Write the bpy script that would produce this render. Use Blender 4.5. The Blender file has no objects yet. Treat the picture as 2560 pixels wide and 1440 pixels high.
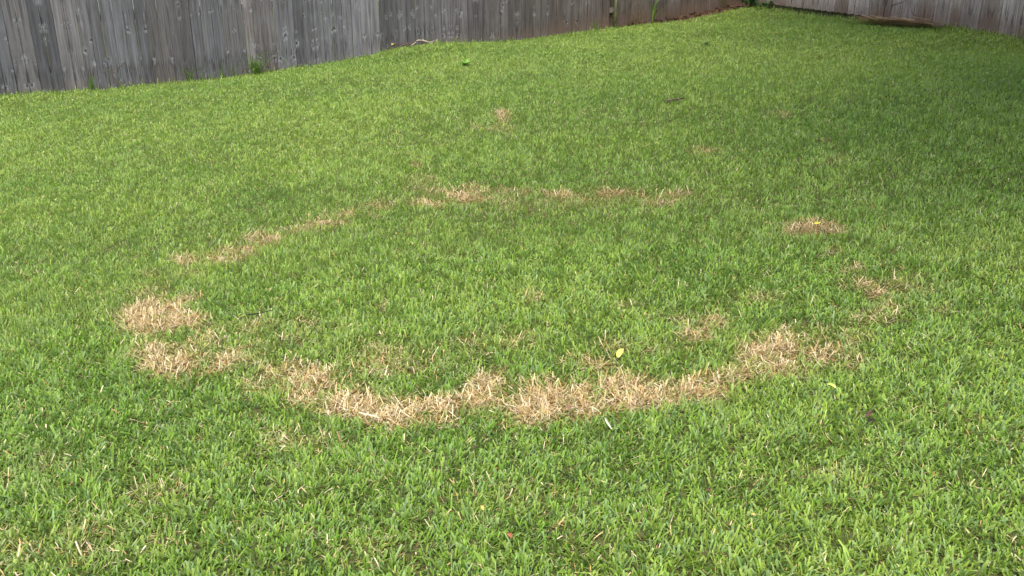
import bpy, bmesh, math, random
import numpy as np
from mathutils import Vector

# ------------------------------------------------------------------ camera, light, exposure
scn = bpy.context.scene
col = scn.collection
PITCH = math.radians(18.0)
EYE = 1.5
FPX = 1900.0                                   # focal length in pixels of a 2560 px wide picture
cam_data = bpy.data.cameras.new("camera")
cam_data.sensor_width = 36.0
cam_data.lens = 36.0 * FPX / 2560.0
cam_data.clip_start = 0.05
cam_data.clip_end = 2000.0
cam = bpy.data.objects.new("camera", cam_data)
cam.location = (0, 0, EYE)
cam.rotation_euler = (math.pi / 2 - PITCH, 0, 0)
col.objects.link(cam)
scn.camera = cam

SUN_EL = math.radians(64.0)
SUN_AZ_VEC = (-0.22, -0.975)                     # horizontal direction towards the sun
world = bpy.data.worlds.new("World")
scn.world = world
world.use_nodes = True
wn = world.node_tree.nodes
sky = wn.new("ShaderNodeTexSky")
sky.sky_type = 'NISHITA'
sky.sun_disc = False
sky.sun_elevation = SUN_EL
sky.sun_rotation = math.atan2(SUN_AZ_VEC[0], SUN_AZ_VEC[1])
sky.air_density = 1.0
sky.dust_density = 4.0
sky.ozone_density = 0.6
wn["Background"].inputs["Strength"].default_value = 0.13
world.node_tree.links.new(sky.outputs[0], wn["Background"].inputs["Color"])

sun_data = bpy.data.lights.new("sun", 'SUN')
sun_data.energy = 1.1
sun_data.angle = math.radians(50.0)
sun_data.color = (1.0, 0.95, 0.87)
sun = bpy.data.objects.new("sun", sun_data)
_h = math.hypot(*SUN_AZ_VEC)
_d = Vector((SUN_AZ_VEC[0] / _h * math.cos(SUN_EL), SUN_AZ_VEC[1] / _h * math.cos(SUN_EL), math.sin(SUN_EL)))
sun.rotation_euler = _d.to_track_quat('Z', 'Y').to_euler()
sun.location = (6, -6, 12)
col.objects.link(sun)

scn.view_settings.view_transform = 'Standard'
scn.view_settings.look = 'None'
scn.view_settings.gamma = 1.0
scn.view_settings.use_curve_mapping = False
scn.view_settings.exposure = 1.62

rng = np.random.default_rng(7)
random.seed(7)

# ------------------------------------------------------------------ helpers
def tag(o, label=None, cat=None, group=None, kind=None):
    if label: o["label"] = label
    if cat: o["category"] = cat
    if group: o["group"] = group
    if kind: o["kind"] = kind
    return o

def empty(name, loc):
    o = bpy.data.objects.new(name, None)
    o.location = loc
    o.empty_display_size = 0.1
    col.objects.link(o)
    return o

def mesh_obj(name, verts, faces, mat, parent=None, smooth=False, loc=(0, 0, 0)):
    me = bpy.data.meshes.new(name)
    me.from_pydata([tuple(map(float, v)) for v in verts], [], faces)
    me.materials.append(mat)
    if smooth:
        for p in me.polygons: p.use_smooth = True
    me.update()
    o = bpy.data.objects.new(name, me)
    o.location = loc
    if parent: o.parent = parent
    col.objects.link(o)
    return o

def point_attr(me, name, data, kind='FLOAT_VECTOR'):
    a = me.attributes.new(name, kind, 'POINT')
    arr = np.asarray(data, dtype=np.float32)
    a.data.foreach_set("vector" if kind == 'FLOAT_VECTOR' else ("color" if kind == 'FLOAT_COLOR' else "value"), arr.ravel())

def _hash(ix, iy, seed):
    h = (ix.astype(np.int64) * 374761393 + iy.astype(np.int64) * 668265263 + seed * 974634541) & 0x7fffffff
    h = ((h ^ (h >> 13)) * 1274126177) & 0x7fffffff
    h = h ^ (h >> 16)
    return (h & 0xffff) / 65535.0

def vnoise(x, y, scale, seed=0):
    x = np.asarray(x, float) / scale; y = np.asarray(y, float) / scale
    ix = np.floor(x).astype(np.int64); iy = np.floor(y).astype(np.int64)
    fx = x - ix; fy = y - iy
    fx = fx * fx * (3 - 2 * fx); fy = fy * fy * (3 - 2 * fy)
    a = _hash(ix, iy, seed); b = _hash(ix + 1, iy, seed)
    c = _hash(ix, iy + 1, seed); d = _hash(ix + 1, iy + 1, seed)
    return (a + (b - a) * fx) * (1 - fy) + (c + (d - c) * fx) * fy

def fbm(x, y, scale, seed=0, octv=3):
    s = 0; amp = 0.5; tot = 0
    for k in range(octv):
        s = s + amp * vnoise(x, y, scale / 2 ** k, seed + 17 * k); tot += amp; amp *= 0.55
    return s / tot

def smooth(a, b, x):
    t = np.clip((np.asarray(x, float) - a) / (b - a), 0, 1)
    return t * t * (3 - 2 * t)

# ------------------------------------------------------------------ the lie of the land
def ray(px, py):
    u = (px - 1280) / FPX; v = (720 - py) / FPX
    return np.array([u, math.cos(PITCH) + v * math.sin(PITCH), -math.sin(PITCH) + v * math.cos(PITCH)])

# back fence: y = 13.3 + 0.382 x ; side fence square to it at the corner
BK = 0.382; B0 = 13.3
BDIR = np.array([1, BK]) / math.hypot(1, BK)           # along the back fence, towards the corner
BNRM = np.array([BDIR[1], -BDIR[0]])                   # towards the lawn
CORNER = np.array([4.25, B0 + BK * 4.25])
SDIR = np.array([BDIR[1], -BDIR[0]])                   # along the side fence, from the corner towards the house
SNRM = -BDIR                                           # towards the lawn

def hit_plane(px, py, p0, nrm):
    d = ray(px, py)
    t = np.dot(p0, nrm) / np.dot(d[:2], nrm)
    p = d * t
    return p[0], p[1], EYE + p[2]

back_px = [(-700, 290), (-300, 262), (0, 239), (100, 232), (250, 226), (400, 210), (520, 200), (640, 186), (760, 168), (860, 152),
           (930, 138), (990, 118), (1060, 109), (1150, 107), (1250, 106), (1330, 97), (1420, 85), (1520, 72), (1600, 60),
           (1680, 49), (1760, 30), (1830, 14), (1850, 10)]
side_px = [(1850, 10), (1900, 22), (1960, 34), (2020, 41), (2100, 48), (2190, 57), (2300, 63), (2400, 70), (2470, 82), (2560, 103), (2800, 150)]
side_board_px = [(1850, -1), (1892, 4.5), (2090, 28.5), (2293, 54), (2400, 74), (2470, 86), (2560, 107), (2800, 156)]

def along(pxs, p0, dirv, nrm):
    s = []; z = []
    for x, y in pxs:
        X, Y, Z = hit_plane(x, y, p0, nrm)
        s.append(np.dot(np.array([X, Y]) - CORNER, dirv)); z.append(Z)
    return np.array(s), np.array(z)

bs, bz = along(back_px, CORNER, BDIR, BNRM)            # s <= 0
ss, sz = along(side_px, CORNER, SDIR, SNRM)            # s >= 0
sbs, sbz = along(side_board_px, CORNER, SDIR, SNRM)
back_z = lambda s: np.interp(s, bs, bz)
side_z = lambda s: np.interp(s, ss, sz)
side_board_z = lambda s: np.interp(s, sbs, sbz)

_S = np.array([-400., -3, 0, 2, 4, 5.7, 8, 11.4, 15, 20, 60, 400])
_R = np.array([-0.1, -.02, 0.0, .08, .40, .72, 1.08, 1.52, 2.2, 2.7, 3.2, 3.4])
_sg = np.linspace(-10, 30, 801)
_rg = np.interp(_sg, _S, _R)
_k = np.hanning(61); _k /= _k.sum()
_rg = np.convolve(np.pad(_rg, 30, mode='edge'), _k, mode='valid')

def base_rise(X, Y):
    s = 0.48 * X + 0.877 * Y
    return np.where((s > -9.5) & (s < 29.5), np.interp(s, _sg, _rg), np.interp(s, _S, _R))

def ground(X, Y):
    X = np.asarray(X, float); Y = np.asarray(Y, float)
    z = base_rise(X, Y)
    dx = X - CORNER[0]; dy = Y - CORNER[1]
    sb = dx * BDIR[0] + dy * BDIR[1]; db = dx * BNRM[0] + dy * BNRM[1]
    sS = dx * SDIR[0] + dy * SDIR[1]; dS = dx * SNRM[0] + dy * SNRM[1]
    sbc = np.clip(sb, bs[0], 0); ssc = np.clip(sS, 0, ss[-1])
    cb = back_z(sbc) - base_rise(CORNER[0] + BDIR[0] * sbc, CORNER[1] + BDIR[1] * sbc)
    cs = side_z(ssc) - base_rise(CORNER[0] + SDIR[0] * ssc, CORNER[1] + SDIR[1] * ssc)
    farb = np.exp(-((sb - sbc) / 2.0) ** 2); fars = np.exp(-((sS - ssc) / 2.0) ** 2)
    wb = np.exp(-(db / 1.3) ** 2) * farb; ws = np.exp(-(dS / 1.3) ** 2) * fars
    tot = wb + ws
    k = np.where(tot > 1, 1 / np.maximum(tot, 1e-9), 1)
    # exact on each fence line
    kb = np.where(np.abs(db) < np.abs(dS), 1, 0)
    z = z + (wb * cb + ws * cs) * k
    z = z + 0.03 * (fbm(X, Y, 1.1, 3) - 0.5) * smooth(0.0, 0.6, np.minimum(np.abs(db), np.abs(dS)))
    # soil bank added just behind the side fence to keep its gap dark
    z = z + 0.26 * smooth(0.04, 0.16, -dS) * (sS > -1)
    return z

def ground_at(px, py):
    d = ray(px, py); t = np.linspace(1.2, 22, 4000)
    P = d[None, :] * t[:, None]
    g = ground(P[:, 0], P[:, 1]) - (EYE + P[:, 2])
    i = int(np.argmax(g > 0)) if (g > 0).any() else len(t) - 1
    return P[i, 0], P[i, 1], float(ground(P[i, 0], P[i, 1]))

# ------------------------------------------------------------------ materials
def new_mat(name):
    m = bpy.data.materials.new(name); m.use_nodes = True
    nt = m.node_tree
    return m, nt, nt.nodes, nt.links, nt.nodes["Principled BSDF"]

def blade_material(name, transl=0.38, rough=0.5, spec=0.26):
    m, nt, N, L, P = new_mat(name)
    a = N.new("ShaderNodeAttribute"); a.attribute_name = "col"
    P.inputs["Roughness"].default_value = rough
    P.inputs["Specular IOR Level"].default_value = spec
    L.new(a.outputs["Color"], P.inputs["Base Color"])
    t = N.new("ShaderNodeBsdfTranslucent")
    L.new(a.outputs["Color"], t.inputs["Color"])
    mx = N.new("ShaderNodeMixShader"); mx.inputs[0].default_value = transl
    L.new(P.outputs[0], mx.inputs[1]); L.new(t.outputs[0], mx.inputs[2])
    L.new(mx.outputs[0], N["Material Output"].inputs["Surface"])
    return m

def plain_material(name, c1, c2, scale=30, rough=0.75, bump=0.2, stretch=(1, 1, 1)):
    m, nt, N, L, P = new_mat(name)
    tc = N.new("ShaderNodeTexCoord"); mp = N.new("ShaderNodeMapping"); mp.inputs["Scale"].default_value = stretch
    nz = N.new("ShaderNodeTexNoise"); nz.inputs["Scale"].default_value = scale; nz.inputs["Detail"].default_value = 5
    L.new(tc.outputs["Object"], mp.inputs[0]); L.new(mp.outputs[0], nz.inputs["Vector"])
    r = N.new("ShaderNodeValToRGB")
    r.color_ramp.elements[0].position = 0.3; r.color_ramp.elements[0].color = (*c1, 1)
    r.color_ramp.elements[1].position = 0.7; r.color_ramp.elements[1].color = (*c2, 1)
    L.new(nz.outputs["Fac"], r.inputs[0]); L.new(r.outputs[0], P.inputs["Base Color"])
    P.inputs["Roughness"].default_value = rough
    P.inputs["Specular IOR Level"].default_value = 0.25
    b = N.new("ShaderNodeBump"); b.inputs["Strength"].default_value = bump; b.inputs["Distance"].default_value = 0.01
    L.new(nz.outputs["Fac"], b.inputs["Height"]); L.new(b.outputs[0], P.inputs["Normal"])
    return m

M_blade = blade_material("grass_blade")
M_straw = blade_material("dry_straw", 0.15, 0.6, 0.25)

def soil_material():
    m, nt, N, L, P = new_mat("soil")
    tc = N.new("ShaderNodeTexCoord")
    n1 = N.new("ShaderNodeTexNoise"); n1.inputs["Scale"].default_value = 90; n1.inputs["Detail"].default_value = 6
    L.new(tc.outputs["Object"], n1.inputs["Vector"])
    r = N.new("ShaderNodeValToRGB")
    r.color_ramp.elements[0].position = 0.3; r.color_ramp.elements[0].color = (0.034, 0.042, 0.013, 1)
    r.color_ramp.elements[1].position = 0.75; r.color_ramp.elements[1].color = (0.11, 0.115, 0.042, 1)
    L.new(n1.outputs["Fac"], r.inputs[0])
    a = N.new("ShaderNodeAttribute"); a.attribute_name = "col"          # thatch and bare earth by place
    mx = N.new("ShaderNodeMix"); mx.data_type = 'RGBA'; mx.blend_type = 'MIX'
    L.new(a.outputs["Alpha"], mx.inputs["Factor"]); L.new(r.outputs[0], mx.inputs["A"])
    mul = N.new("ShaderNodeMix"); mul.data_type = 'RGBA'; mul.blend_type = 'MULTIPLY'; mul.inputs["Factor"].default_value = 0.8
    r2 = N.new("ShaderNodeValToRGB")
    r2.color_ramp.elements[0].color = (0.35, 0.35, 0.35, 1); r2.color_ramp.elements[1].color = (1.3, 1.3, 1.3, 1)
    L.new(n1.outputs["Fac"], r2.inputs[0]); L.new(a.outputs["Color"], mul.inputs["A"]); L.new(r2.outputs[0], mul.inputs["B"])
    L.new(mul.outputs["Result"], mx.inputs["B"])
    L.new(mx.outputs["Result"], P.inputs["Base Color"])
    P.inputs["Roughness"].default_value = 0.95
    P.inputs["Specular IOR Level"].default_value = 0.1
    b = N.new("ShaderNodeBump"); b.inputs["Strength"].default_value = 0.6; b.inputs["Distance"].default_value = 0.02
    L.new(n1.outputs["Fac"], b.inputs["Height"]); L.new(b.outputs[0], P.inputs["Normal"])
    return m
M_soil = soil_material()

def wood_material():
    """weathered picket: wc = (x on the board, height on the board, seed), wt = (tone, brownness, height above soil)"""
    m, nt, N, L, P = new_mat("weathered_wood")
    def mth(op, a, b=None, c=None, clamp=False):
        n = N.new("ShaderNodeMath"); n.operation = op; n.use_clamp = clamp
        for i, v in enumerate((a, b, c)):
            if v is None: continue
            if isinstance(v, (int, float)): n.inputs[i].default_value = v
            else: L.new(v, n.inputs[i])
        return n.outputs[0]
    def mixc(f, a, b, mode='MIX'):
        n = N.new("ShaderNodeMix"); n.data_type = 'RGBA'; n.blend_type = mode
        for k, v in (("Factor", f), ("A", a), ("B", b)):
            if isinstance(v, (int, float)): n.inputs[k].default_value = v
            elif isinstance(v, tuple): n.inputs[k].default_value = (*v, 1)
            else: L.new(v, n.inputs[k])
        return n.outputs["Result"]
    def noise(vec, scale, detail=4, rough=0.55, dist=0.0):
        n = N.new("ShaderNodeTexNoise"); n.inputs["Scale"].default_value = scale; n.inputs["Detail"].default_value = detail
        n.inputs["Roughness"].default_value = rough; n.inputs["Distortion"].default_value = dist
        L.new(vec, n.inputs["Vector"]); return n.outputs["Fac"]
    def vec(x, y, z):
        n = N.new("ShaderNodeCombineXYZ")
        for i, v in enumerate((x, y, z)):
            if isinstance(v, (int, float)): n.inputs[i].default_value = v
            else: L.new(v, n.inputs[i])
        return n.outputs[0]
    def ramp(f, p0, p1, c0=(0, 0, 0), c1=(1, 1, 1)):
        r = N.new("ShaderNodeValToRGB"); e = r.color_ramp.elements
        e[0].position = p0; e[1].position = p1; e[0].color = (*c0, 1); e[1].color = (*c1, 1)
        L.new(f, r.inputs[0]); return r.outputs[0]
    a1 = N.new("ShaderNodeAttribute"); a1.attribute_name = "wc"
    a2 = N.new("ShaderNodeAttribute"); a2.attribute_name = "wt"
    s1 = N.new("ShaderNodeSeparateXYZ"); L.new(a1.outputs["Vector"], s1.inputs[0])
    s2 = N.new("ShaderNodeSeparateXYZ"); L.new(a2.outputs["Vector"], s2.inputs[0])
    x, h, seed = s1.outputs; tone, brown, soilh = s2.outputs
    # knots: cells about 7 x 16 cm; grain bends round them
    kv = N.new("ShaderNodeTexVoronoi"); kv.inputs["Scale"].default_value = 1.0; kv.inputs["Randomness"].default_value = 0.9
    wob = noise(vec(mth('MULTIPLY', x, 30), mth('MULTIPLY', h, 30), seed), 1.0, 2)
    L.new(vec(mth('MULTIPLY_ADD', wob, 0.30, mth('MULTIPLY', x, 9.5)), mth('MULTIPLY_ADD', wob, 0.22, mth('MULTIPLY', h, 6.0)), mth('MULTIPLY', seed, 3.7)), kv.inputs["Vector"])
    kd = kv.outputs["Distance"]
    kc = N.new("ShaderNodeSeparateColor"); L.new(kv.outputs["Color"], kc.inputs[0])
    has = mth('GREATER_THAN', kc.outputs[0], 0.52)
    kd = mth('DIVIDE', kd, mth('MULTIPLY_ADD', kc.outputs[1], 1.1, 0.35))
    smear = noise(vec(mth('MULTIPLY', x, 26), mth('MULTIPLY', h, 16), mth('ADD', seed, 7.7)), 1.0, 2)
    core = mth('MULTIPLY', ramp(mth('MULTIPLY_ADD', wob, 0.1, kd), 0.10, 0.17, (1, 1, 1), (0, 0, 0)), has)
    halo = mth('MULTIPLY', mth('MULTIPLY', ramp(kd, 0.15, 0.42, (1, 1, 1), (0, 0, 0)), has), ramp(smear, 0.42, 0.62))
    # grain
    bend = mth('MULTIPLY', halo, 0.010)
    gx = mth('ADD', x, bend)
    g1 = noise(vec(mth('MULTIPLY', gx, 170), mth('MULTIPLY', h, 3.2), seed), 1.0, 5, 0.6, 0.4)
    g2 = noise(vec(mth('MULTIPLY', gx, 38), mth('MULTIPLY', h, 1.3), mth('ADD', seed, 9.1)), 1.0, 4, 0.6, 0.6)
    blot = noise(vec(mth('MULTIPLY', x, 9), mth('MULTIPLY', h, 3.5), mth('ADD', seed, 4.0)), 1.0, 4)
    base = mixc(ramp(g2, 0.3, 0.7), (0.058, 0.057, 0.057), (0.165, 0.170, 0.180))
    base = mixc(mth('MULTIPLY', ramp(g1, 0.38, 0.58, (1, 1, 1), (0, 0, 0)), 0.42), base, (0.045, 0.043, 0.042))
    base = mixc(mth('MULTIPLY', ramp(blot, 0.5, 0.75), 0.35), base, (0.18, 0.187, 0.20))
    # warm boards and board to board value
    base = mixc(brown, base, mixc(1.0, base, (1.0, 0.84, 0.67), 'MULTIPLY'))
    tv = N.new("ShaderNodeCombineColor")
    for i in range(3): L.new(tone, tv.inputs[i])
    base = mixc(1.0, base, tv.outputs[0], 'MULTIPLY')
    # knots
    base = mixc(mth('MULTIPLY', mth('SUBTRACT', halo, core, clamp=True), 0.55), base, (0.27, 0.28, 0.295))
    base = mixc(mth('MULTIPLY', core, 0.85), base, (0.018, 0.016, 0.015))
    # rot streaks in a band over the soil and red soil splash under it
    sn = noise(vec(mth('MULTIPLY', x, 75), mth('MULTIPLY', h, 4), mth('ADD', seed, 2.2)), 1.0, 3)
    band = mth('MULTIPLY', ramp(soilh, 0.06, 0.16), ramp(soilh, 0.24, 0.36, (1, 1, 1), (0, 0, 0)))
    base = mixc(mth('MULTIPLY', mth('MULTIPLY', ramp(sn, 0.55, 0.61), band), 0.9), base, (0.028, 0.024, 0.022))
    spl = noise(vec(mth('MULTIPLY', x, 8), mth('MULTIPLY', h, 6), seed), 1.0, 4)
    top = mth('ADD', mth('MULTIPLY', spl, 0.26), mth('MULTIPLY', brown, 0.22))
    sp = ramp(mth('DIVIDE', soilh, mth('MAXIMUM', top, 0.02)), 0.25, 1.0, (1, 1, 1), (0, 0, 0))
    base = mixc(mth('MULTIPLY', sp, mth('MULTIPLY_ADD', mth('MULTIPLY', brown, brown), 0.8, 0.12, clamp=True)), base, mixc(ramp(g1, 0.3, 0.7), (0.085, 0.055, 0.039), (0.140, 0.098, 0.072)))
    L.new(base, P.inputs["Base Color"])
    P.inputs["Roughness"].default_value = 0.8
    P.inputs["Specular IOR Level"].default_value = 0.25
    hh = mth('SUBTRACT', mth('ADD', mth('MULTIPLY', g1, 0.5), mth('MULTIPLY', g2, 0.8)), mth('MULTIPLY', core, 0.8))
    hh = mth('ADD', hh, mth('MULTIPLY', halo, 0.9))
    b = N.new("ShaderNodeBump"); b.inputs["Strength"].default_value = 0.9; b.inputs["Distance"].default_value = 0.009
    L.new(hh, b.inputs["Height"]); L.new(b.outputs[0], P.inputs["Normal"])
    return m
M_wood = wood_material()
M_rail = plain_material("rail_wood", (0.10, 0.085, 0.07), (0.19, 0.17, 0.15), 25, 0.85, 0.3, (1, 1, 1))
M_post = plain_material("post_wood", (0.09, 0.075, 0.06), (0.17, 0.15, 0.13), 25, 0.85, 0.3, (1, 1, 0.1))

# ------------------------------------------------------------------ ring of dead patches (place on the lawn, size, strength)
PATCH_PX = [
    (405, 790, 82, 46, 1.0), (355, 828, 48, 24, .75), (470, 752, 44, 16, .6), (510, 856, 55, 15, .6), (418, 906, 66, 36, 1.0),
    (548, 912, 44, 22, .7), (690, 922, 62, 26, .45), (762, 948, 62, 36, .95), (770, 1000, 48, 24, .7), (840, 1015, 55, 24, .85),
    (700, 985, 60, 20, .3), (980, 1030, 92, 34, .95), (900, 1005, 55, 26, .6), (1070, 1035, 60, 30, .85), (1222, 960, 36, 32, .8),
    (1190, 1005, 75, 26, .7), (1290, 1015, 50, 30, .7), (1370, 1012, 92, 42, 1.0), (1460, 1005, 66, 34, .9), (1560, 988, 72, 32, .95),
    (1660, 982, 62, 32, .85), (1760, 972, 74, 32, .95), (1855, 948, 62, 22, .65), (1960, 932, 74, 20, .6), (1480, 910, 62, 20, .5),
    (1780, 812, 36, 18, .7), (1725, 842, 40, 15, .45), (1990, 860, 115, 34, .9), (1900, 880, 55, 26, .8), (2050, 884, 64, 28, .8),
    (2192, 740, 26, 14, .9), (2150, 715, 52, 14, .55), (2255, 770, 44, 10, .5), (2142, 672, 26, 20, .55), (2080, 632, 32, 12, .35),
    (2022, 572, 68, 15, .9), (1970, 586, 32, 8, .45), (1130, 480, 105, 13, .65), (1165, 494, 62, 10, .85), (1060, 510, 62, 12, .65),
    (1045, 415, 20, 8, .6), (1050, 452, 44, 14, .4), (960, 516, 52, 8, .5), (862, 540, 52, 10, .7), (808, 560, 42, 9, .9),
    (720, 576, 52, 8, .55), (642, 600, 42, 15, .9), (590, 630, 44, 15, .9), (540, 652, 54, 10, .8), (476, 656, 42, 11, .8),
    (420, 690, 70, 12, .35), (1252, 290, 22, 14, .95), (1250, 322, 40, 10, .35), (1190, 320, 15, 6, .5), (1400, 490, 42, 10, .7),
    (1540, 490, 52, 12, .8), (1640, 510, 42, 9, .6), (1700, 490, 42, 7, .5), (1300, 480, 66, 9, .4), (1760, 380, 42, 10, .4),
    (2065, 355, 13, 6, .7), (1950, 290, 32, 10, .35), (2100, 405, 44, 10, .25), (950, 770, 18, 9, .35), (1122, 856, 14, 9, .6),
    (700, 830, 160, 40, .2), (1010, 900, 170, 40, .22), (1690, 800, 60, 20, .2), (1910, 750, 60, 16, .25), (30, 1372, 90, 60, .2),
    (1320, 742, 26, 14, .3), (1560, 770, 30, 12, .25), (1080, 620, 30, 10, .2), (2330, 780, 60, 14, .25), (1330, 500, 330, 22, .2),
    (600, 905, 75, 26, .5), (655, 955, 70, 28, .4), (500, 905, 60, 30, .5), (380, 860, 50, 30, .45), (1930, 905, 80, 28, .55), (2110, 905, 60, 24, .35), (2170, 800, 80, 22, .25), (60, 1180, 150, 50, .13), (230, 1350, 130, 60, .15), (380, 1250, 70, 30, .18), (1320, 1240, 90, 40, .17), (770, 1110, 90, 30, .18),
    (2100, 1190, 90, 30, .14), (950, 1390, 90, 40, .08), (1230, 860, 110, 26, .22), (640, 870, 90, 24, .25), (1590, 870, 120, 26, .25), (2250, 720, 90, 30, .2),
]
PATCHES = []
for cx, cy, rx, ry, st in PATCH_PX:
    c = np.array(ground_at(cx, cy)[:2]); a = np.array(ground_at(cx + rx, cy)[:2]) - c
    b = (np.array(ground_at(cx, cy - ry)[:2]) - np.array(ground_at(cx, cy + ry)[:2])) * 0.5
    PATCHES.append((c, np.linalg.inv(np.array([a, b]).T), max(np.linalg.norm(a), np.linalg.norm(b)), st))

def dead_mask(X, Y):
    X = np.asarray(X, float); Y = np.asarray(Y, float)
    out = np.zeros(X.shape)
    nz = (fbm(X, Y, 0.15, 21, 3) - 0.47) * 1.7
    fine = np.clip(.85 + 2.4 * (fbm(X, Y, 0.085, 23, 2) - .5), .18, 1.2)
    for c, inv, R, st in PATCHES:
        dx = X - c[0]; dy = Y - c[1]
        k = np.nonzero(dx * dx + dy * dy < (2.6 * R) ** 2)[0]
        if len(k) == 0: continue
        u = inv[0, 0] * dx[k] + inv[0, 1] * dy[k]; v = inv[1, 0] * dx[k] + inv[1, 1] * dy[k]
        q = np.sqrt(u * u + v * v) + nz[k]
        out[k] = np.maximum(out[k], st * (np.clip(1.65 - q, 0, 1.1) / 1.1) ** 1.25)
    return np.clip(out * fine * (1 - .38 * smooth(4.3, 6.0, np.hypot(X, Y))), 0, 1)

# ------------------------------------------------------------------ ground
def axis(lo, a, b, hi, step):
    inner = np.arange(a, b + 1e-6, step)
    left = a - np.geomspace(0.3, a - lo, 16)[::-1]; right = b + np.geomspace(0.3, hi - b, 16)
    return np.concatenate([left, inner, right])
gx = axis(-300, -10, 10, 300, 0.1); gy = axis(-300, 0, 17, 300, 0.1)
GX, GY = np.meshgrid(gx, gy)
GZ = ground(GX.ravel(), GY.ravel())
nx, ny = len(gx), len(gy)
me = bpy.data.meshes.new("lawn_soil")
me.vertices.add(nx * ny)
me.vertices.foreach_set("co", np.stack([GX.ravel(), GY.ravel(), GZ], 1).astype(np.float32).ravel())
I, J = np.meshgrid(np.arange(nx - 1), np.arange(ny - 1))
q0 = (J * nx + I).ravel()
quads = np.stack([q0, q0 + 1, q0 + nx + 1, q0 + nx], 1)
me.loops.add(quads.size); me.loops.foreach_set("vertex_index", quads.ravel().astype(np.int32))
me.polygons.add(len(quads)); me.polygons.foreach_set("loop_start", (np.arange(len(quads)) * 4).astype(np.int32))
me.polygons.foreach_set("use_smooth", np.ones(len(quads), bool))
me.update(); me.validate()
me.materials.append(M_soil)
def fence_d(X, Y):
    dx = X - CORNER[0]; dy = Y - CORNER[1]
    return dx * BNRM[0] + dy * BNRM[1], dx * SNRM[0] + dy * SNRM[1], dx * BDIR[0] + dy * BDIR[1], dx * SDIR[0] + dy * SDIR[1]
fx, fy = GX.ravel(), GY.ravel()
db, dS, sb, sS = fence_d(fx, fy)
bare = (1 - smooth(.10, .55, db)) * smooth(-3.2, -2.2, sb) * (np.abs(db) < 1)
dm = dead_mask(fx, fy)
cc = np.zeros((len(fx), 4)); 
th = np.array([0.25, 0.15, 0.055]); earth = np.array([0.085, 0.048, 0.03])
w = np.clip(np.maximum(dm, bare), 0, 1)
cc[:, :3] = np.where((bare > dm)[:, None], earth, th); cc[:, 3] = w
point_attr(me, "col", cc, 'FLOAT_COLOR')
o = bpy.data.objects.new("lawn_soil", me); col.objects.link(o)
tag(o, kind="structure")

# ------------------------------------------------------------------ fences
def build_fence(name, label, p_of, n_vec, s_list, bottom, soil, tones, recess=()):
    """s_list: (s0, s1) spans of the pickets along the fence, p_of(s) -> xy"""
    mid = p_of((s_list[0][0] + s_list[-1][1]) / 2)
    root = empty(name, (mid[0], mid[1], float(bottom((s_list[0][0] + s_list[-1][1]) / 2))))
    tag(root, label, "fence")
    root_loc = np.array(root.location)
    H = 1.83
    d0 = p_of(1.0) - p_of(0.0)
    for i, (s0, s1) in enumerate(s_list):
        t = tones[i]
        rec = i in recess
        wv = (s1 - s0); hw = wv / 2
        off = rng.normal(0, 0.0028) - (0.075 if rec else 0)
        T = 0.019; ch = 0.005
        zb = min(float(bottom(s0)), float(bottom(s1))) - 0.004
        yaw = rng.normal(0, 0.012)
        lean = rng.normal(0, 0.003)
        warp = rng.normal(0, 0.0025, 4)
        prof = [(-hw, -T), (hw, -T), (hw, -ch), (hw - ch * .7, 0), (-hw + ch * .7, 0), (-hw, -ch)]
        verts = []; wc = []; wt = []
        zs = [0, .42, .95, H + rng.normal(0, .006)]
        c2 = p_of((s0 + s1) / 2)
        nudge = rng.normal(0, .0015, 2)
        for k, zz in enumerate(zs):
            for (a, b) in prof:
                aa = a + lean * (zz - .9) * 0.5 + (nudge[0] if k in (1, 2) else 0); bb = b + off + warp[k] + yaw * a
                p = c2 + d0 * aa + n_vec * bb
                z = zb + zz
                if k == 3 and abs(a) >= hw - .001: z -= 0.03
                verts.append(np.array([p[0], p[1], z]) - root_loc)
                wc.append((a * t[3], zz + t[4], t[2]))
                wt.append((t[0], t[1], z - float(soil((s0 + s1) / 2 + a))))
        faces = []
        n = len(prof)
        for k in range(3):
            for j in range(n):
                faces.append((k * n + j, k * n + (j + 1) % n, (k + 1) * n + (j + 1) % n, (k + 1) * n + j))
        faces.append(tuple(range(n))[::-1]); faces.append(tuple(range(3 * n, 4 * n)))
        ob = mesh_obj("picket", verts, faces, M_wood, root)
        point_attr(ob.data, "wc", wc); point_attr(ob.data, "wt", wt)
    # rails and posts stand behind the pickets
    sA, sB = s_list[0][0], s_list[-1][1]
    nseg = 1 + int((sB - sA) / 2.4)
    ps = np.linspace(sA + .05, sB - .05, nseg + 1)
    def bar(nm, pts_s, zlo, zhi, d_in, d_out, mat):
        vs = []
        for s, z0, z1 in pts_s:
            for dd in (d_in, d_out):
                for z in (z0, z1):
                    p = p_of(s) + n_vec * dd
                    vs.append(np.array([p[0], p[1], z]) - root_loc)
        f = [(0, 1, 3, 2), (4, 6, 7, 5), (0, 4, 5, 1), (2, 3, 7, 6), (0, 2, 6, 4), (1, 5, 7, 3)]
        return mesh_obj(nm, vs, f, mat, root)
    for k in range(nseg):
        a, b = ps[k] + 0.002, ps[k + 1] - 0.002
        for hh in (0.28, 0.92, 1.58):
            za, zb = float(bottom(a)) + hh, float(bottom(b)) + hh
            bar("rail", [(a, za, za + .085), (b, zb, zb + .085)], 0, 0, -0.021, -0.060, M_rail)
    for s in ps:
        z = float(soil(s))
        bar("post", [(s - .045, z - .3, z + 1.75), (s + .045, z - .3, z + 1.75)], 0, 0, -0.062, -0.152, M_post)
    return root

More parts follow.
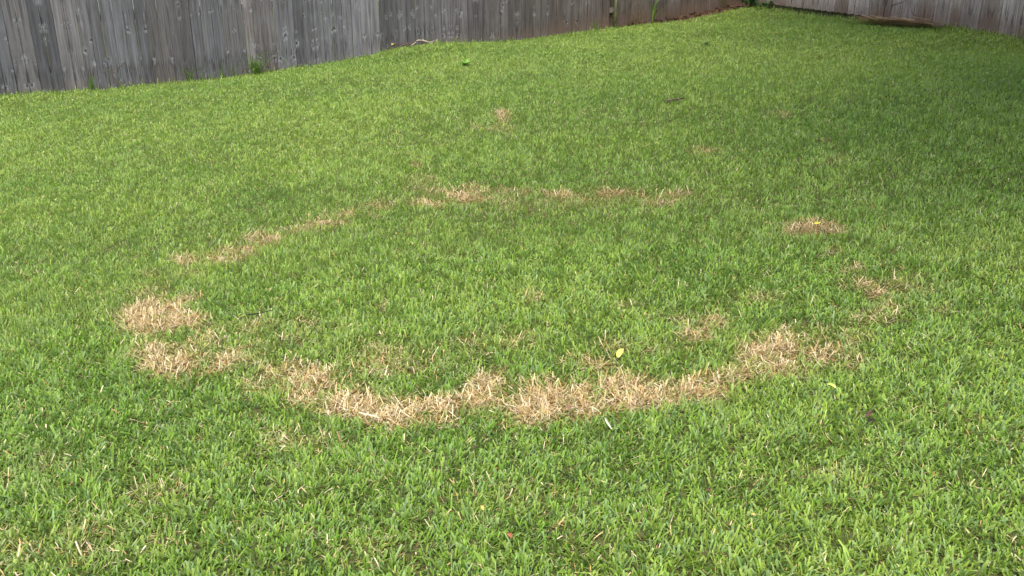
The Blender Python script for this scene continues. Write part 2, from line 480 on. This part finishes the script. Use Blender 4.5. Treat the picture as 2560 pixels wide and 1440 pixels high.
def spans(s0, s1, w=0.14):
    out = []; s = s0
    while s < s1:
        ww = w + rng.normal(0, .0012); g = 0.001 + abs(rng.normal(0.0026, .0014))
        out.append((s, s + ww)); s += ww + g
    return out

def tone_list(sp, brown_of):
    out = []; i = 0
    while i < len(sp):
        pair = 2 if rng.random() < .75 else 1                 # neighbours sawn from one block mirror each other
        tone = float(np.clip(rng.normal(.92, .16), .62, 1.25)); seed = float(rng.uniform(0, 60)); zo = float(rng.uniform(0, 3))
        wb = float(rng.random() ** 2 * .45) if rng.random() < .55 else 0.0
        for k in range(pair):
            if i >= len(sp): break
            out.append((tone * rng.uniform(.84, 1.16), float(np.clip(wb + brown_of(sp[i][0]), 0, 1)), seed, 1 if k == 0 else -1, zo)); i += 1
    return out

bspan = spans(-14.2, -0.03)
gap_s = np.dot(np.array(hit_plane(1529, 40, CORNER, BNRM)[:2]) - CORNER, BDIR)
rec = [i for i, (a, b) in enumerate(bspan) if a <= gap_s < b]
btone = tone_list(bspan, lambda s: float(smooth(-7.5, -2.0, s)) * .85)
for i in rec: btone[i] = (.55, 1.0, 3.3, 1, 0)
build_fence("wooden_fence", "long weathered grey picket fence with knots along the back of the lawn",
            lambda s: CORNER + BDIR * s, BNRM, bspan, lambda s: back_z(min(s, 0)) - 0.03, lambda s: back_z(min(s, 0)), btone, rec)
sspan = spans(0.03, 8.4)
stone = [(t[0] * 2.55, min(1, t[1] + .35), t[2], t[3], t[4]) for t in tone_list(sspan, lambda s: .45)]  # brown boards, tone also raised to make up for weak light on them
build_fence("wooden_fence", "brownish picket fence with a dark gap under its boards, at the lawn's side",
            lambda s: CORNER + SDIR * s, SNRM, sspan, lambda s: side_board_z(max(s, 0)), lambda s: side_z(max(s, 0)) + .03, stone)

# ------------------------------------------------------------------ grass
def blades(P, az, tilt, length, width, curl, cbase, cmid, ctip, segs, twist=None):
    """P (n,3) roots; ribbons leaning along az; returns verts, quads, colours"""
    n = len(P)
    dh = np.stack([np.cos(az), np.sin(az), np.zeros(n)], 1)
    tw = az + np.pi / 2 + (twist if twist is not None else 0)
    side = np.stack([np.cos(tw), np.sin(tw), np.zeros(n)], 1)
    up = np.array([0, 0, 1.0])
    rows = [P]
    t = tilt; cur = P
    for k in range(segs):
        L = length / segs
        dirv = dh * np.sin(t)[:, None] + up * np.cos(t)[:, None]
        cur = cur + dirv * L[:, None]; rows.append(cur); t = t + curl / segs
    wprof = [0.75, 1.0, 0.80] if segs == 2 else ([0.9, 0.7] if segs == 1 else [0.7, 1.0, .85, .35])
    cs = [cbase, ctip] if segs == 1 else ([cbase, cmid, ctip] if segs == 2 else [cbase, cmid, cmid, ctip])
    V = []; C = []
    for k, r in enumerate(rows):
        hw = (width * 0.5 * wprof[k])[:, None] * side
        V += [r - hw, r + hw]; C += [cs[k], cs[k]]
    m = len(V)
    verts = np.stack(V, 1).reshape(-1, 3); cols = np.stack(C, 1).reshape(-1, 3)
    b = (np.arange(n) * m)[:, None]
    quads = np.concatenate([b + np.array([[2 * k, 2 * k + 1, 2 * k + 3, 2 * k + 2]]) for k in range(segs)], 1).reshape(-1, 4)
    return verts, quads, cols

def blade_object(name, parts, mat, loc=None):
    off = 0; V = []; Q = []; C = []
    for v, q, c in parts:
        V.append(v); Q.append(q + off); C.append(c); off += len(v)
    V = np.concatenate(V); Q = np.concatenate(Q); C = np.concatenate(C)
    if loc is not None: V = V - np.asarray(loc)[None, :]
    me = bpy.data.meshes.new(name)
    me.vertices.add(len(V)); me.vertices.foreach_set("co", V.astype(np.float32).ravel())
    me.loops.add(Q.size); me.loops.foreach_set("vertex_index", Q.ravel().astype(np.int32))
    me.polygons.add(len(Q)); me.polygons.foreach_set("loop_start", (np.arange(len(Q)) * 4).astype(np.int32))
    me.update()
    me.materials.append(mat)
    point_attr(me, "col", np.concatenate([np.clip(C, 0.002, .9), np.ones((len(C), 1))], 1), 'FLOAT_COLOR')
    o = bpy.data.objects.new(name, me)
    if loc is not None: o.location = loc
    col.objects.link(o)
    return o

def sample_lawn():
    X = []; Y = []
    bands = [(1.0, 2.8, 19500), (2.8, 4.5, 17500), (4.5, 6.5, 10500), (6.5, 9, 6800), (9, 16.5, 4600)]
    for y0, y1, dens in bands:
        xm = .70 * y1 + .8
        n = int(2 * xm * (y1 - y0) * dens)
        x = rng.uniform(-xm, xm, n); y = rng.uniform(y0, y1, n)
        k = np.abs(x) < .70 * y + .8
        X.append(x[k]); Y.append(y[k])
    X = np.concatenate(X); Y = np.concatenate(Y)
    db, dS, sb, sS = fence_d(X, Y)
    edge = 0.03 + .03 * vnoise(X, Y, .12, 5)
    # no turf on the bare strip by the corner, thin edge along the rest
    strip = smooth(-2.9, -1.9, sb) * (.12 + .38 * smooth(-2.4, -.9, sb)) * (1 - .6 * smooth(0.0, .9, sS))
    keep = (db > edge + strip * (1.0 + .5 * (vnoise(X, Y, .1, 8) - .5)) - .02) & (dS > -0.02)
    # bare pocket by the grey fence where twigs lie, and under the raked straw
    tq = np.dot(np.array(hit_plane(1026, 110, CORNER, BNRM)[:2]) - CORNER, BDIR)
    keep &= ~((((sb - tq) / .36) ** 2 + (db / .22) ** 2) < 1 + .5 * (vnoise(X, Y, .07, 9) - .5))
    sq = np.dot(np.array(hit_plane(2280, 40, CORNER, SNRM)[:2]) - CORNER, SDIR)
    keep &= ~((((sS - sq) / .6) ** 2 + ((dS - .05) / .10) ** 2) < 1)
    return X[keep], Y[keep]

GX_, GY_ = sample_lawn()
GZ_ = ground(GX_, GY_)
n = len(GX_)
R = np.hypot(GX_, GY_)
dm = dead_mask(GX_, GY_)
clump = fbm(GX_, GY_, 0.11, 31, 2)
broad = fbm(GX_, GY_, 0.9, 41, 3)
big = fbm(GX_, GY_, 2.6, 51, 2)
rnd = rng.random(n)
dead = rnd < np.clip(dm * .74, 0, .72) + .030 + .05 * (clump < .36)
# thin the turf in dark little hollows
hollow = (vnoise(GX_, GY_, .055, 61) < .13) & (rng.random(n) < .7)
dead &= ~hollow
live = ~dead & ~hollow

def mixv(a, b, t): return a[None, :] * (1 - t)[:, None] + b[None, :] * t[:, None]
def live_blades(k, segs):
    m = len(k); P = np.stack([GX_[k], GY_[k], GZ_[k] - .004], 1)
    c = clump[k]; far = smooth(4, 9, R[k])
    az = rng.normal(0, 1.3, m) + fbm(GX_[k], GY_[k], .10, 71, 2) * 4 * np.pi
    tilt = np.clip(rng.normal(.60, .28, m), .05, 1.3)
    ln = np.clip(rng.normal(.0270, .0085, m), .011, .055) * (.72 + .35 * c + .45 * (broad[k] - .5) + .2)
    dbk, dsk, _, _ = fence_d(GX_[k], GY_[k])
    edge_ = (1 - smooth(.03, .16, np.minimum(dbk, dsk))) * (rng.random(m) < .35)
    ln = ln * (1 + edge_ * rng.uniform(.3, 1.9, m))
    ln = np.where(rng.random(m) < .012, ln * 1.7, ln)
    ln = ln * (1 - .45 * np.clip(dm[k] * 1.5, 0, 1) * (rng.random(m) < .7))
    wd = np.clip(np.exp(rng.normal(np.log(.0049), .33, m)), .0022, .0105) * (1 + .45 * far)
    curl = rng.normal(.35, .35, m)
    t = np.clip(rng.normal(.5, .25, m) + (broad[k] - .5) * 1.1 + (big[k] - .5) * .9, 0, 1)
    g = mixv(np.array([.122, .265, .026]), np.array([.262, .388, .056]), t)
    blue = (rng.random(m) < .13 + .10 * (1 - smooth(2.6, 5.5, GY_[k])) + .25 * (clump[k] - .5))[:, None]  # bluish blades; the extra share close by is sheen put into the colour
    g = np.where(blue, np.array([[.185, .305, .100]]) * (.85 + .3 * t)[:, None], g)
    yel = np.clip(dm[k] * 1.6 + (.10 if segs else 0) * (rng.random(m) < .25), 0, .7)
    g = g * (1 - yel)[:, None] + np.array([[.34, .33, .11]]) * yel[:, None]
    g = g * rng.uniform(.78, 1.2, m)[:, None]
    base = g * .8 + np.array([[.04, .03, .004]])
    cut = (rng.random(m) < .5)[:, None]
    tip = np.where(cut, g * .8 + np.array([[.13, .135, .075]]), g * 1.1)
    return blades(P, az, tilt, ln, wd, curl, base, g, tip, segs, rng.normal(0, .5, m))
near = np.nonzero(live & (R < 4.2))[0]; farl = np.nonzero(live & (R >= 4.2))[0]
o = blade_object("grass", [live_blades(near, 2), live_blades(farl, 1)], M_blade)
tag(o, "short mown green turf covering the sloping lawn", "grass", kind="stuff")

def dead_blades(k, segs, boost=1.0):
    m = len(k); j = rng.normal(0, .012, (m, 2))
    X = GX_[k] + j[:, 0]; Y = GY_[k] + j[:, 1]
    P = np.stack([X, Y, ground(X, Y) - .002 + rng.uniform(0, .012, m)], 1)
    az = rng.uniform(0, 2 * np.pi, m)
    tilt = np.clip(rng.normal(1.18, .30, m), .2, 1.52)
    ln = np.clip(rng.normal(.038, .013, m), .012, .08) * np.where(dm[k] < .12, .7, 1.0)
    wd = np.clip(rng.normal(.0030, .0009, m), .0013, .006) * (1 + .5 * smooth(4, 9, R[k]))
    t = rng.random(m)
    pal = np.array([[.53, .405, .19], [.66, .56, .37], [.41, .27, .10], [.49, .42, .21], [.30, .19, .075]])
    w = rng.choice(5, m, p=[.33, .30, .17, .13, .07])
    g = pal[w] * rng.uniform(.8, 1.15, m)[:, None]
    return blades(P, az, tilt, ln, wd, rng.normal(.1, .4, m), g * .75, g, g * 1.05, segs, rng.normal(0, .4, m))
dk = np.nonzero(dead)[0]
heavy = np.nonzero(dead & (dm > .5))[0]
kk = np.concatenate([dk, heavy])
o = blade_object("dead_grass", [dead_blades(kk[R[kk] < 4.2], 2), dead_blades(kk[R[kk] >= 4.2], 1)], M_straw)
tag(o, "tan dead grass blades forming a broken ring of dry patches in the turf", "dead grass", kind="stuff")
print("blades", n, "tris", len(near) * 4 + len(farl) * 2, len(kk))
#OBJECTS
# ------------------------------------------------------------------ unseen trees added to shade the side-fence end of the lawn
def tube(pts, radii, sides=7):
    pts = [np.array(p, float) for p in pts]; V = []; F = []
    for i, p in enumerate(pts):
        t = pts[min(i + 1, len(pts) - 1)] - pts[max(i - 1, 0)]; t = t / np.linalg.norm(t)
        a = np.cross(t, [0.31, 0.17, 0.93] if abs(t[2]) < .9 else [1, 0, 0]); a /= np.linalg.norm(a); b = np.cross(t, a)
        for k in range(sides):
            w = 2 * math.pi * k / sides
            V.append(p + (a * math.cos(w) + b * math.sin(w)) * radii[i])
    for i in range(len(pts) - 1):
        for k in range(sides):
            F.append((i * sides + k, i * sides + (k + 1) % sides, (i + 1) * sides + (k + 1) % sides, (i + 1) * sides + k))
    F.append(tuple(range(sides))[::-1]); F.append(tuple(range((len(pts) - 1) * sides, len(pts) * sides)))
    return V, F

def join(parts):
    V = []; F = []
    for v, f in parts:
        o = len(V); V += list(v); F += [tuple(i + o for i in q) for q in f]
    return V, F

M_bark = plain_material("bark", (0.06, 0.045, 0.03), (0.14, 0.11, 0.085), 14, 0.9, 0.6, (1, 1, .25))
def shade_tree(label, xy, height, rad, lean, nleaf, seed):
    r = np.random.default_rng(seed)
    z0 = float(ground(*xy)) - .1
    root = empty("added_shade_tree", (xy[0], xy[1], z0)); tag(root, label, "tree")
    top = np.array([lean[0], lean[1], height])
    parts = [tube([(0, 0, 0), top * .3 + [0.05, 0, 0], top * .6, top * .85], [.16, .13, .09, .04], 9)]
    cl = []
    for k in range(11):
        a = k * 2.4 + r.uniform(-.3, .3); f = .35 + .5 * k / 11
        st = top * f; L = rad * r.uniform(.55, .95)
        en = st + np.array([math.cos(a) * L, math.sin(a) * L, L * r.uniform(.15, .6)])
        parts.append(tube([st, (st + en) / 2 + [0, 0, .12], en], [.05, .035, .012], 6)); cl.append(en); cl.append((st + en) / 2 + r.normal(0, .25, 3))
    cl.append(top)
    V, F = join(parts); mesh_obj("added_shade_trunk", V, F, M_bark, root, True)
    cl = np.array(cl)
    c = cl[r.integers(0, len(cl), nleaf)] + r.normal(0, rad * .2, (nleaf, 3))
    az = r.uniform(0, 2 * np.pi, nleaf)
    g = mixv(np.array([.035, .10, .02]), np.array([.085, .17, .03]), r.random(nleaf))
    p = blades(c, az, r.uniform(.6, 2.2, nleaf), r.uniform(.13, .22, nleaf), r.uniform(.09, .14, nleaf), r.normal(.4, .3, nleaf), g, g, g, 2)
    o = blade_object("added_shade_crown", [p], M_blade); o.parent = root
shade_tree("unseen broadleaf tree added in the lawn to shade its side by the brownish fence", (5.4, 3.5), 7.2, 3.2, (-.7, .6), 13000, 5)
shade_tree("unseen broadleaf tree added behind the side fence to shade the fence corner", (7.1, 9.4), 7.6, 2.8, (-1.0, .3), 9000, 6)

# ------------------------------------------------------------------ tufts along the fences
def tuft(name, label, cat, xy, nb, h, spread, palette, width=.006, curl=1.0, group=None, tilt=.3, seed=0, squash=None):
    r = np.random.default_rng(seed + 100)
    X = xy[0] + r.normal(0, spread * .3, nb); Y = xy[1] + r.normal(0, spread * .3, nb)
    if squash is not None:                      # long clumps follow the foot of the fence
        q = r.normal(0, spread, nb); X = xy[0] + squash[0] * q + r.normal(0, .02, nb); Y = xy[1] + squash[1] * q + r.normal(0, .02, nb)
    dbn, dsn, _, _ = fence_d(X, Y)
    push = np.maximum(0.03 - dbn, 0); X = X + BNRM[0] * push; Y = Y + BNRM[1] * push
    push = np.maximum(0.03 - dsn, 0); X = X + SNRM[0] * push; Y = Y + SNRM[1] * push
    P = np.stack([X, Y, ground(X, Y) - .01], 1)
    az = r.uniform(0, 2 * np.pi, nb)
    # blades do not lean into the boards
    fn = BNRM if fence_d(np.array([xy[0]]), np.array([xy[1]]))[0][0] < .4 else SNRM
    into = (np.cos(az) * fn[0] + np.sin(az) * fn[1]) < -.2
    az = np.where(into, az + np.pi, az)
    pal = np.array(palette); g = pal[r.integers(0, len(pal), nb)] * r.uniform(.75, 1.2, nb)[:, None]
    p = blades(P, az, np.abs(r.normal(tilt, .16, nb)), h * 1.35 * r.uniform(.5, 1.1, nb), width * 1.25 * r.uniform(.7, 1.3, nb), np.abs(r.normal(curl, .4, nb)), g * .9, g, g * 1.1, 3, r.normal(0, .3, nb))
    o = blade_object(name, [p], M_blade, (xy[0], xy[1], float(ground(*xy))))
    return tag(o, label, cat, group)

def at_back(px, off=.06):
    X, Y, _ = hit_plane(px, 100, CORNER, BNRM); return np.array([X, Y]) + BNRM * off
def at_side(px, off=.06):
    X, Y, _ = hit_plane(px, 40, CORNER, SNRM); return np.array([X, Y]) + SNRM * off
GRN = [(.13, .26, .035), (.19, .32, .06), (.10, .21, .03)]
DRY = [(.10, .20, .035), (.14, .25, .05), (.40, .33, .17)]
tuft("grass_tuft", "narrow upright grass tuft at the grey fence, before its brownest boards", "grass tuft", at_back(211), 26, .20, .035, GRN, .006, .5, tilt=.14, seed=1)
tuft("grass_tuft", "sparse dry-tipped grass tuft beside the dark stick on the grey fence", "grass tuft", at_back(286), 12, .16, .05, DRY, .005, .9, seed=2)
tuft("grass_tuft", "loose grass tuft with a few tall arching blades at the grey fence", "grass tuft", at_back(464), 20, .24, .05, GRN, .006, 1.2, seed=3)
for k, (px, h) in enumerate(((492, .12), (517, .14), (549, .19), (577, .22))):
    tuft("grass_tuft", "small wispy grass tuft in the row leading up to the bushy tuft", "grass tuft", at_back(px), 14, h, .04, GRN, .005, .9, "wispy tufts at the grey fence", seed=4 + k)
tuft("grass_tuft", "big bushy tuft of tall arching grass against the grey fence", "grass tuft", at_back(632, .09), 85, .36, .14, GRN, .0052, 1.5, tilt=.38, seed=9)
tuft("grass_tuft", "short soft green tuft above the dead twigs at the grey fence", "grass tuft", at_back(1064, .05), 14, .10, .03, GRN, .006, .5, tilt=.15, seed=10)
tuft("grass_tuft", "short tuft on bare red soil before the recessed board", "grass tuft", at_back(1483), 14, .19, .05, GRN, .006, .6, seed=11)
tuft("weed", "tangled dark weed climbing in front of the recessed board", "weed", at_back(1531, .05), 17, .45, .07, [(.05, .09, .02), (.09, .13, .03), (.10, .07, .03)], .0055, .8, tilt=.2, seed=12)
tuft("weed", "low dry-stemmed weed patch beside the recessed board", "weed", at_back(1570, .08), 40, .22, .13, [(.09, .14, .03), (.20, .16, .07), (.14, .09, .04)], .005, 1.1, seed=13, squash=BDIR)
tuft("weed", "tall leafy green weed stalk reaching up the brown boards", "weed", at_back(1622, .08), 13, .42, .04, GRN, .0085, .6, tilt=.17, seed=14)
tuft("weed", "thin reddish weed growing on the bare soil strip", "weed", at_back(1668, .08), 22, .18, .12, [(.16, .10, .05), (.10, .13, .03)], .004, 1.0, seed=15, squash=BDIR)
tuft("weed", "dry upright stems by the weeds in the fence corner", "weed", at_back(1795, .10), 22, .30, .10, [(.15, .12, .05), (.08, .11, .03)], .006, .8, seed=16, squash=BDIR)

def leafy_weed(name, label, xy, nleaf, size, spread, h, pal, seed):
    r = np.random.default_rng(seed)
    root = empty(name, (xy[0], xy[1], float(ground(*xy)))); tag(root, label, "weed")
    parts = []; tips = []
    nst = max(3, nleaf // 7)
    for k in range(nst):
        a = r.uniform(0, 2 * math.pi); d = spread * r.uniform(.2, 1); hh = h * r.uniform(.5, 1)
        x, y = math.cos(a) * d, math.sin(a) * d
        dz = float(ground(xy[0] + x * .3, xy[1] + y * .3)) - float(ground(*xy))
        parts.append(tube([(x * .3, y * .3, dz - .03), (x * .6, y * .6, hh * .6), (x, y, hh)], [.004, .003, .002], 5)); tips.append((x, y, hh))
    V, F = join(parts); mesh_obj("stem", V, F, M_stem, root)
    tips = np.array(tips)
    kk = r.integers(0, nst, nleaf)
    f = r.uniform(.45, 1.0, nleaf)[:, None]
    P = tips[kk] * f + r.normal(0, .008, (nleaf, 3)); P[:, 2] = np.maximum(P[:, 2], .015)
    pal = np.array(pal); g = pal[r.integers(0, len(pal), nleaf)] * r.uniform(.8, 1.2, nleaf)[:, None]
    az = r.uniform(0, 2 * np.pi, nleaf)
    p = blades(P, az, r.uniform(.7, 1.5, nleaf), size * r.uniform(.6, 1.2, nleaf), size * .62 * r.uniform(.7, 1.1, nleaf), r.normal(.5, .2, nleaf), g, g, g, 3)
    o = blade_object("leaves", [p], M_blade); o.parent = root; o["kind"] = "stuff"
M_stem = plain_material("green_stem", (.06, .10, .025), (.12, .15, .05), 40)
leafy_weed("broadleaf_weed", "dark broad-leaved weed clump filling the fence corner", CORNER + np.array([-.02, -.42]), 90, .075, .26, .17, [(.04, .11, .03), (.06, .15, .04), (.03, .08, .02)], 3)
leafy_weed("broadleaf_weed", "leafy weed at the foot of the brownish fence, over its dark gap", CORNER + SDIR * .75 + SNRM * .10, 46, .06, .16, .13, [(.05, .13, .03), (.07, .16, .04)], 4)
xy = np.array(ground_at(1162, 166)[:2])
leafy_weed("broadleaf_weed", "low dark green rosette weed standing in the upper lawn", xy, 20, .085, .09, .05, [(.12, .27, .03), (.16, .33, .05)], 5)
xy = np.array(ground_at(1768, 115)[:2])
leafy_weed("broadleaf_weed", "small pale green weed in the lawn below the fence corner", xy, 16, .07, .09, .05, [(.22, .32, .10), (.15, .25, .06)], 6)

# ------------------------------------------------------------------ sticks, straw and litter
M_twig = plain_material("dead_twig", (.055, .04, .03), (.16, .12, .085), 30, .85, .3)
M_palet = plain_material("bleached_twig", (.36, .30, .21), (.56, .49, .37), 30, .8, .2)
M_dark = plain_material("dark_stick", (.010, .010, .008), (.03, .028, .02), 30, .7, .2)
def stick(name, label, cat, pts, r0, r1, mat, group=None, branches=()):
    c = np.array(pts[0], float)
    n = len(pts)
    parts = [tube([np.array(p) - c for p in pts], [r0 + (r1 - r0) * i / (n - 1) for i in range(n)], 7)]
    for b in branches: parts.append(tube([np.array(p) - c for p in b], [r1 * 1.1] + [r1 * .6] * (len(b) - 1), 6))
    V, F = join(parts)
    o = mesh_obj(name, V, F, mat, None, True, tuple(c))
    return tag(o, label, cat, group)

def gp(px, py, lift=.03):
    x, y, z = ground_at(px, py); return np.array([x, y, z + lift])
# a dark stick leaning on the grey fence
def on_fence(px, py, off):
    X, Y, Z = hit_plane(px, py, CORNER, BNRM); return np.array([X + BNRM[0] * off, Y + BNRM[1] * off, Z])
f0 = at_back(282, .20)
stick("stick", "dark crooked stick leaning against the grey fence boards", "stick",
      [(f0[0], f0[1], float(ground(*f0)) - .01), on_fence(287, 181, .13), on_fence(297, 170, .07), on_fence(311, 154, .012)], .008, .005, M_twig,
      branches=[[on_fence(287, 181, .13), on_fence(272, 172, .09), on_fence(258, 184, .06)]])
# thin dry runners hanging on the brownish fence
for k, (a, b, c_) in enumerate((((2230, 14), (2262, 3), (2300, -16)), ((2300, 46), (2283, 34), (2279, 26)))):
    def sf(p, off):
        X, Y, Z = hit_plane(p[0], p[1], CORNER, SNRM); return np.array([X + SNRM[0] * off, Y + SNRM[1] * off, Z])
    stick("vine_runner", ("long thin dark runner stuck across the brownish fence boards", "short dry runner rising from the straw onto the brownish fence")[k], "runner",
          [sf(a, .006), sf(b, .010), sf(c_, .004)], .004, .002, M_twig)
# dead twigs on the bare hump by the grey fence
c0 = at_back(1022, .14); r = np.random.default_rng(8)
for k in range(12):
    q = (k - 5.5) * .058 + r.normal(0, .02); L = r.uniform(.10, .22); a = math.atan2(BDIR[1], BDIR[0]) + r.normal(0, .5)
    p = c0 + BDIR * q + BNRM * r.uniform(-.06, .06)
    pts = [(p[0] + math.cos(a) * L * t, p[1] + math.sin(a) * L * t, float(ground(p[0] + math.cos(a) * L * t, p[1] + math.sin(a) * L * t)) + .03 + .025 * math.sin(3 * t + k) + .012 * (k % 3)) for t in (-.5, -.1, .25, .5)]
    pale = k in (6, 8, 10, 11)
    stick("twig", "bleached pale twig in the litter at the foot of the grey fence" if pale else "dark dead twig in the litter at the foot of the grey fence", "twig", pts, .008, .004, M_palet if pale else M_twig, "pale twigs at the fence" if pale else "dark twigs at the fence")
# straw raked against the brownish fence
r = np.random.default_rng(12); c0 = at_side(2290, .20); ang = math.atan2(SDIR[1], SDIR[0])
nb = 420; q = r.uniform(-.60, .40, nb); X = c0[0] + SDIR[0] * q + r.normal(0, .05, nb); Y = c0[1] + SDIR[1] * q + r.normal(0, .03, nb)
P = np.stack([X, Y, ground(X, Y) + r.uniform(.015, .10, nb)], 1)
pal = np.array([[.58, .40, .19], [.68, .53, .30], [.42, .26, .12]]); g = pal[r.integers(0, 3, nb)] * r.uniform(.75, 1.1, nb)[:, None]
sa = ang + r.normal(0, .16, nb) + np.pi * (r.random(nb) < .5); sl = r.uniform(.2, .5, nb)
slope = (ground(X + np.cos(sa) * sl, Y + np.sin(sa) * sl) - ground(X, Y)) / sl
p = blades(P, sa, np.pi / 2 - np.arctan(slope) - r.uniform(0, .12, nb), sl, r.uniform(.008, .016, nb), r.normal(.02, .08, nb), g, g, g, 3)
o = blade_object("straw_pile", [p], M_straw, (c0[0], c0[1], float(ground(*c0))))
tag(o, "flat pile of long dry straw lying against the brownish fence", "straw pile")
# leaf litter on the bare strip in the corner
nb = 260; q = -r.uniform(.0, 2.6, nb); d = r.uniform(.03, .45, nb) * (1 + q * .25).clip(.3, 1)
X = CORNER[0] + BDIR[0] * q + BNRM[0] * d; Y = CORNER[1] + BDIR[1] * q + BNRM[1] * d
k = fence_d(X, Y)[1] > .04; X, Y = X[k], Y[k]; nb = len(X)
P = np.stack([X, Y, ground(X, Y) + r.uniform(.004, .02, nb)], 1)
pal = np.array([[.10, .06, .035], [.06, .035, .02], [.16, .10, .06], [.035, .025, .018]]); g = pal[r.integers(0, 4, nb)]
p = blades(P, r.uniform(0, 6.28, nb), r.normal(1.4, .25, nb), r.uniform(.03, .08, nb), r.uniform(.02, .045, nb), r.normal(.2, .4, nb), g, g, g, 2)
tag(blade_object("leaf_litter", [p], M_straw), "brown leaf litter on the bare soil strip by the fence corner", "leaf litter", kind="stuff")

# things lying in the turf
def lying(name, label, cat, pxs, r0, r1, mat, lift=.03, branches=(), group=None):
    pts = [gp(x, y, lift) for x, y in pxs]
    return stick(name, label, cat, pts, r0, r1, mat, group, [[gp(x, y, lift) for x, y in b] for b in branches])
lying("twig", "brown forked twig lying in the turf of the upper lawn", "twig", [(1668, 262), (1680, 259), (1695, 257), (1709, 255)], .010, .006, M_twig, .035, [[(1695, 257), (1699, 260), (1703, 266)], [(1680, 259), (1672, 264), (1664, 268)]])
lying("stick", "thin black stick lying in the turf inside the ring", "stick", [(622, 807), (645, 804), (664, 800), (684, 795)], .0035, .002, M_dark, .042)

def leaf(name, label, cat, pxs, width, colr, thick=.0012, curl=.3, lift=.03, rough=.55, group=None):
    """a leaf or dry blade along the given places: folded, pointed, with thickness"""
    P = [gp(x, y, lift) for x, y in pxs]
    pts = []
    for i in range(len(P) - 1):
        for t in (0, .5): pts.append(P[i] * (1 - t) + P[i + 1] * t)
    pts.append(P[-1]); n = len(pts); c = pts[0]
    V = []; F = []
    for s_ in (0, 1):
        for i, p in enumerate(pts):
            t = pts[min(i + 1, n - 1)] - pts[max(i - 1, 0)]; t /= np.linalg.norm(t)
            sd = np.cross(t, [0, 0, 1.0]); sd /= np.linalg.norm(sd)
            w = width * .5 * (math.sin(math.pi * (.08 + .9 * i / (n - 1))) ** .6)
            up = np.array([0, 0, 1.0])
            for a in (-1, 0, 1): V.append(p - c + sd * w * a + up * (abs(a) * w * curl + s_ * -thick))
    for i in range(n - 1):
        for a in (0, 1):
            q = (i * 3 + a, i * 3 + a + 1, (i + 1) * 3 + a + 1, (i + 1) * 3 + a); F.append(q); F.append(tuple(k + 3 * n for k in q[::-1]))
        for a, fl in ((0, 1), (2, 0)):
            q = (i * 3 + a, (i + 1) * 3 + a, (i + 1) * 3 + a + 3 * n, i * 3 + a + 3 * n); F.append(q if fl else q[::-1])
    for i in (0, n - 1):
        for a in (0, 1):
            q = (i * 3 + a, i * 3 + a + 1, i * 3 + a + 1 + 3 * n, i * 3 + a + 3 * n); F.append(q if i else q[::-1])
    m = plain_material(name, tuple(v * .75 for v in colr), tuple(min(v * 1.12, .9) for v in colr), 60, rough, .15)
    o = mesh_obj(name, V, F, m, None, True, tuple(c))
    return tag(o, label, cat, group)

leaf("dry_blade", "broad cream dry grass blade lying at the edge of the tan ring", "dry blade", [(898, 1058), (914, 1062), (932, 1066), (952, 1072)], .012, (.52, .48, .33), lift=.045)
leaf("dry_blade", "stiff white dry grass blade standing out in green turf below the ring", "dry blade", [(1511, 1072), (1516, 1084), (1522, 1093), (1528, 1102)], .008, (.58, .53, .40), lift=.045)
leaf("dry_blade", "thin pale green-white grass blade lying where ring meets turf", "dry blade", [(1470, 1046), (1482, 1049), (1491, 1054), (1499, 1060)], .006, (.42, .46, .26), lift=.048)
leaf("fallen_leaf", "upright folded yellow leaf in the turf above the tan ring", "leaf", [(1544, 919), (1547, 911), (1551, 903), (1556, 897)], .026, (.62, .60, .12), curl=.5, lift=.045)
leaf("fallen_leaf", "curled lime yellow leaf in the turf outside the ring", "leaf", [(2063, 992), (2071, 993), (2079, 996), (2085, 1001)], .016, (.55, .66, .13), curl=.6, lift=.05)
leaf("fallen_leaf", "small yellow leaf on the tan patch at the ring's far side", "leaf", [(2036, 580), (2042, 578), (2050, 576)], .030, (.50, .48, .06), lift=.045)
leaf("fallen_leaf", "yellow leaf beside the dead twigs at the grey fence", "leaf", [(981, 124), (983, 119), (984, 113)], .05, (.34, .34, .05), lift=.07)
leaf("fallen_leaf", "dark red-brown crumpled leaf in the turf outside the ring", "leaf", [(2163, 1066), (2169, 1060), (2176, 1052)], .018, (.09, .05, .035), curl=.8, lift=.035)
leaf("fallen_leaf", "black-brown withered leaf tip next to the red-brown leaf", "leaf", [(2166, 1074), (2174, 1072), (2183, 1070)], .016, (.035, .028, .022), curl=.7, lift=.03)
leaf("fallen_leaf", "rusty brown leaf scrap deep in the foreground turf", "leaf", [(1268, 1358), (1274, 1364), (1280, 1372)], .014, (.28, .11, .05), curl=.6, lift=.034)
leaf("fallen_leaf", "small orange leaf scrap in the foreground turf", "leaf", [(1204, 1289), (1206, 1294), (1208, 1301)], .010, (.60, .36, .10), curl=.6, lift=.036)
leaf("fallen_leaf", "brown leaf scrap at the lower rim of the tan ring", "leaf", [(1418, 1038), (1422, 1044), (1423, 1051)], .016, (.20, .11, .08), curl=.5, lift=.042)
leaf("fallen_leaf", "dark brown leaf scrap in turf well below the ring's thick side", "leaf", [(1762, 1244), (1767, 1248), (1774, 1252)], .016, (.10, .05, .03), curl=.6, lift=.032)
leaf("fallen_leaf", "tiny orange-yellow leaf tip in the turf towards the side fence", "leaf", [(1876, 1310), (1880, 1313), (1886, 1315)], .010, (.62, .42, .10), curl=.5, lift=.038)
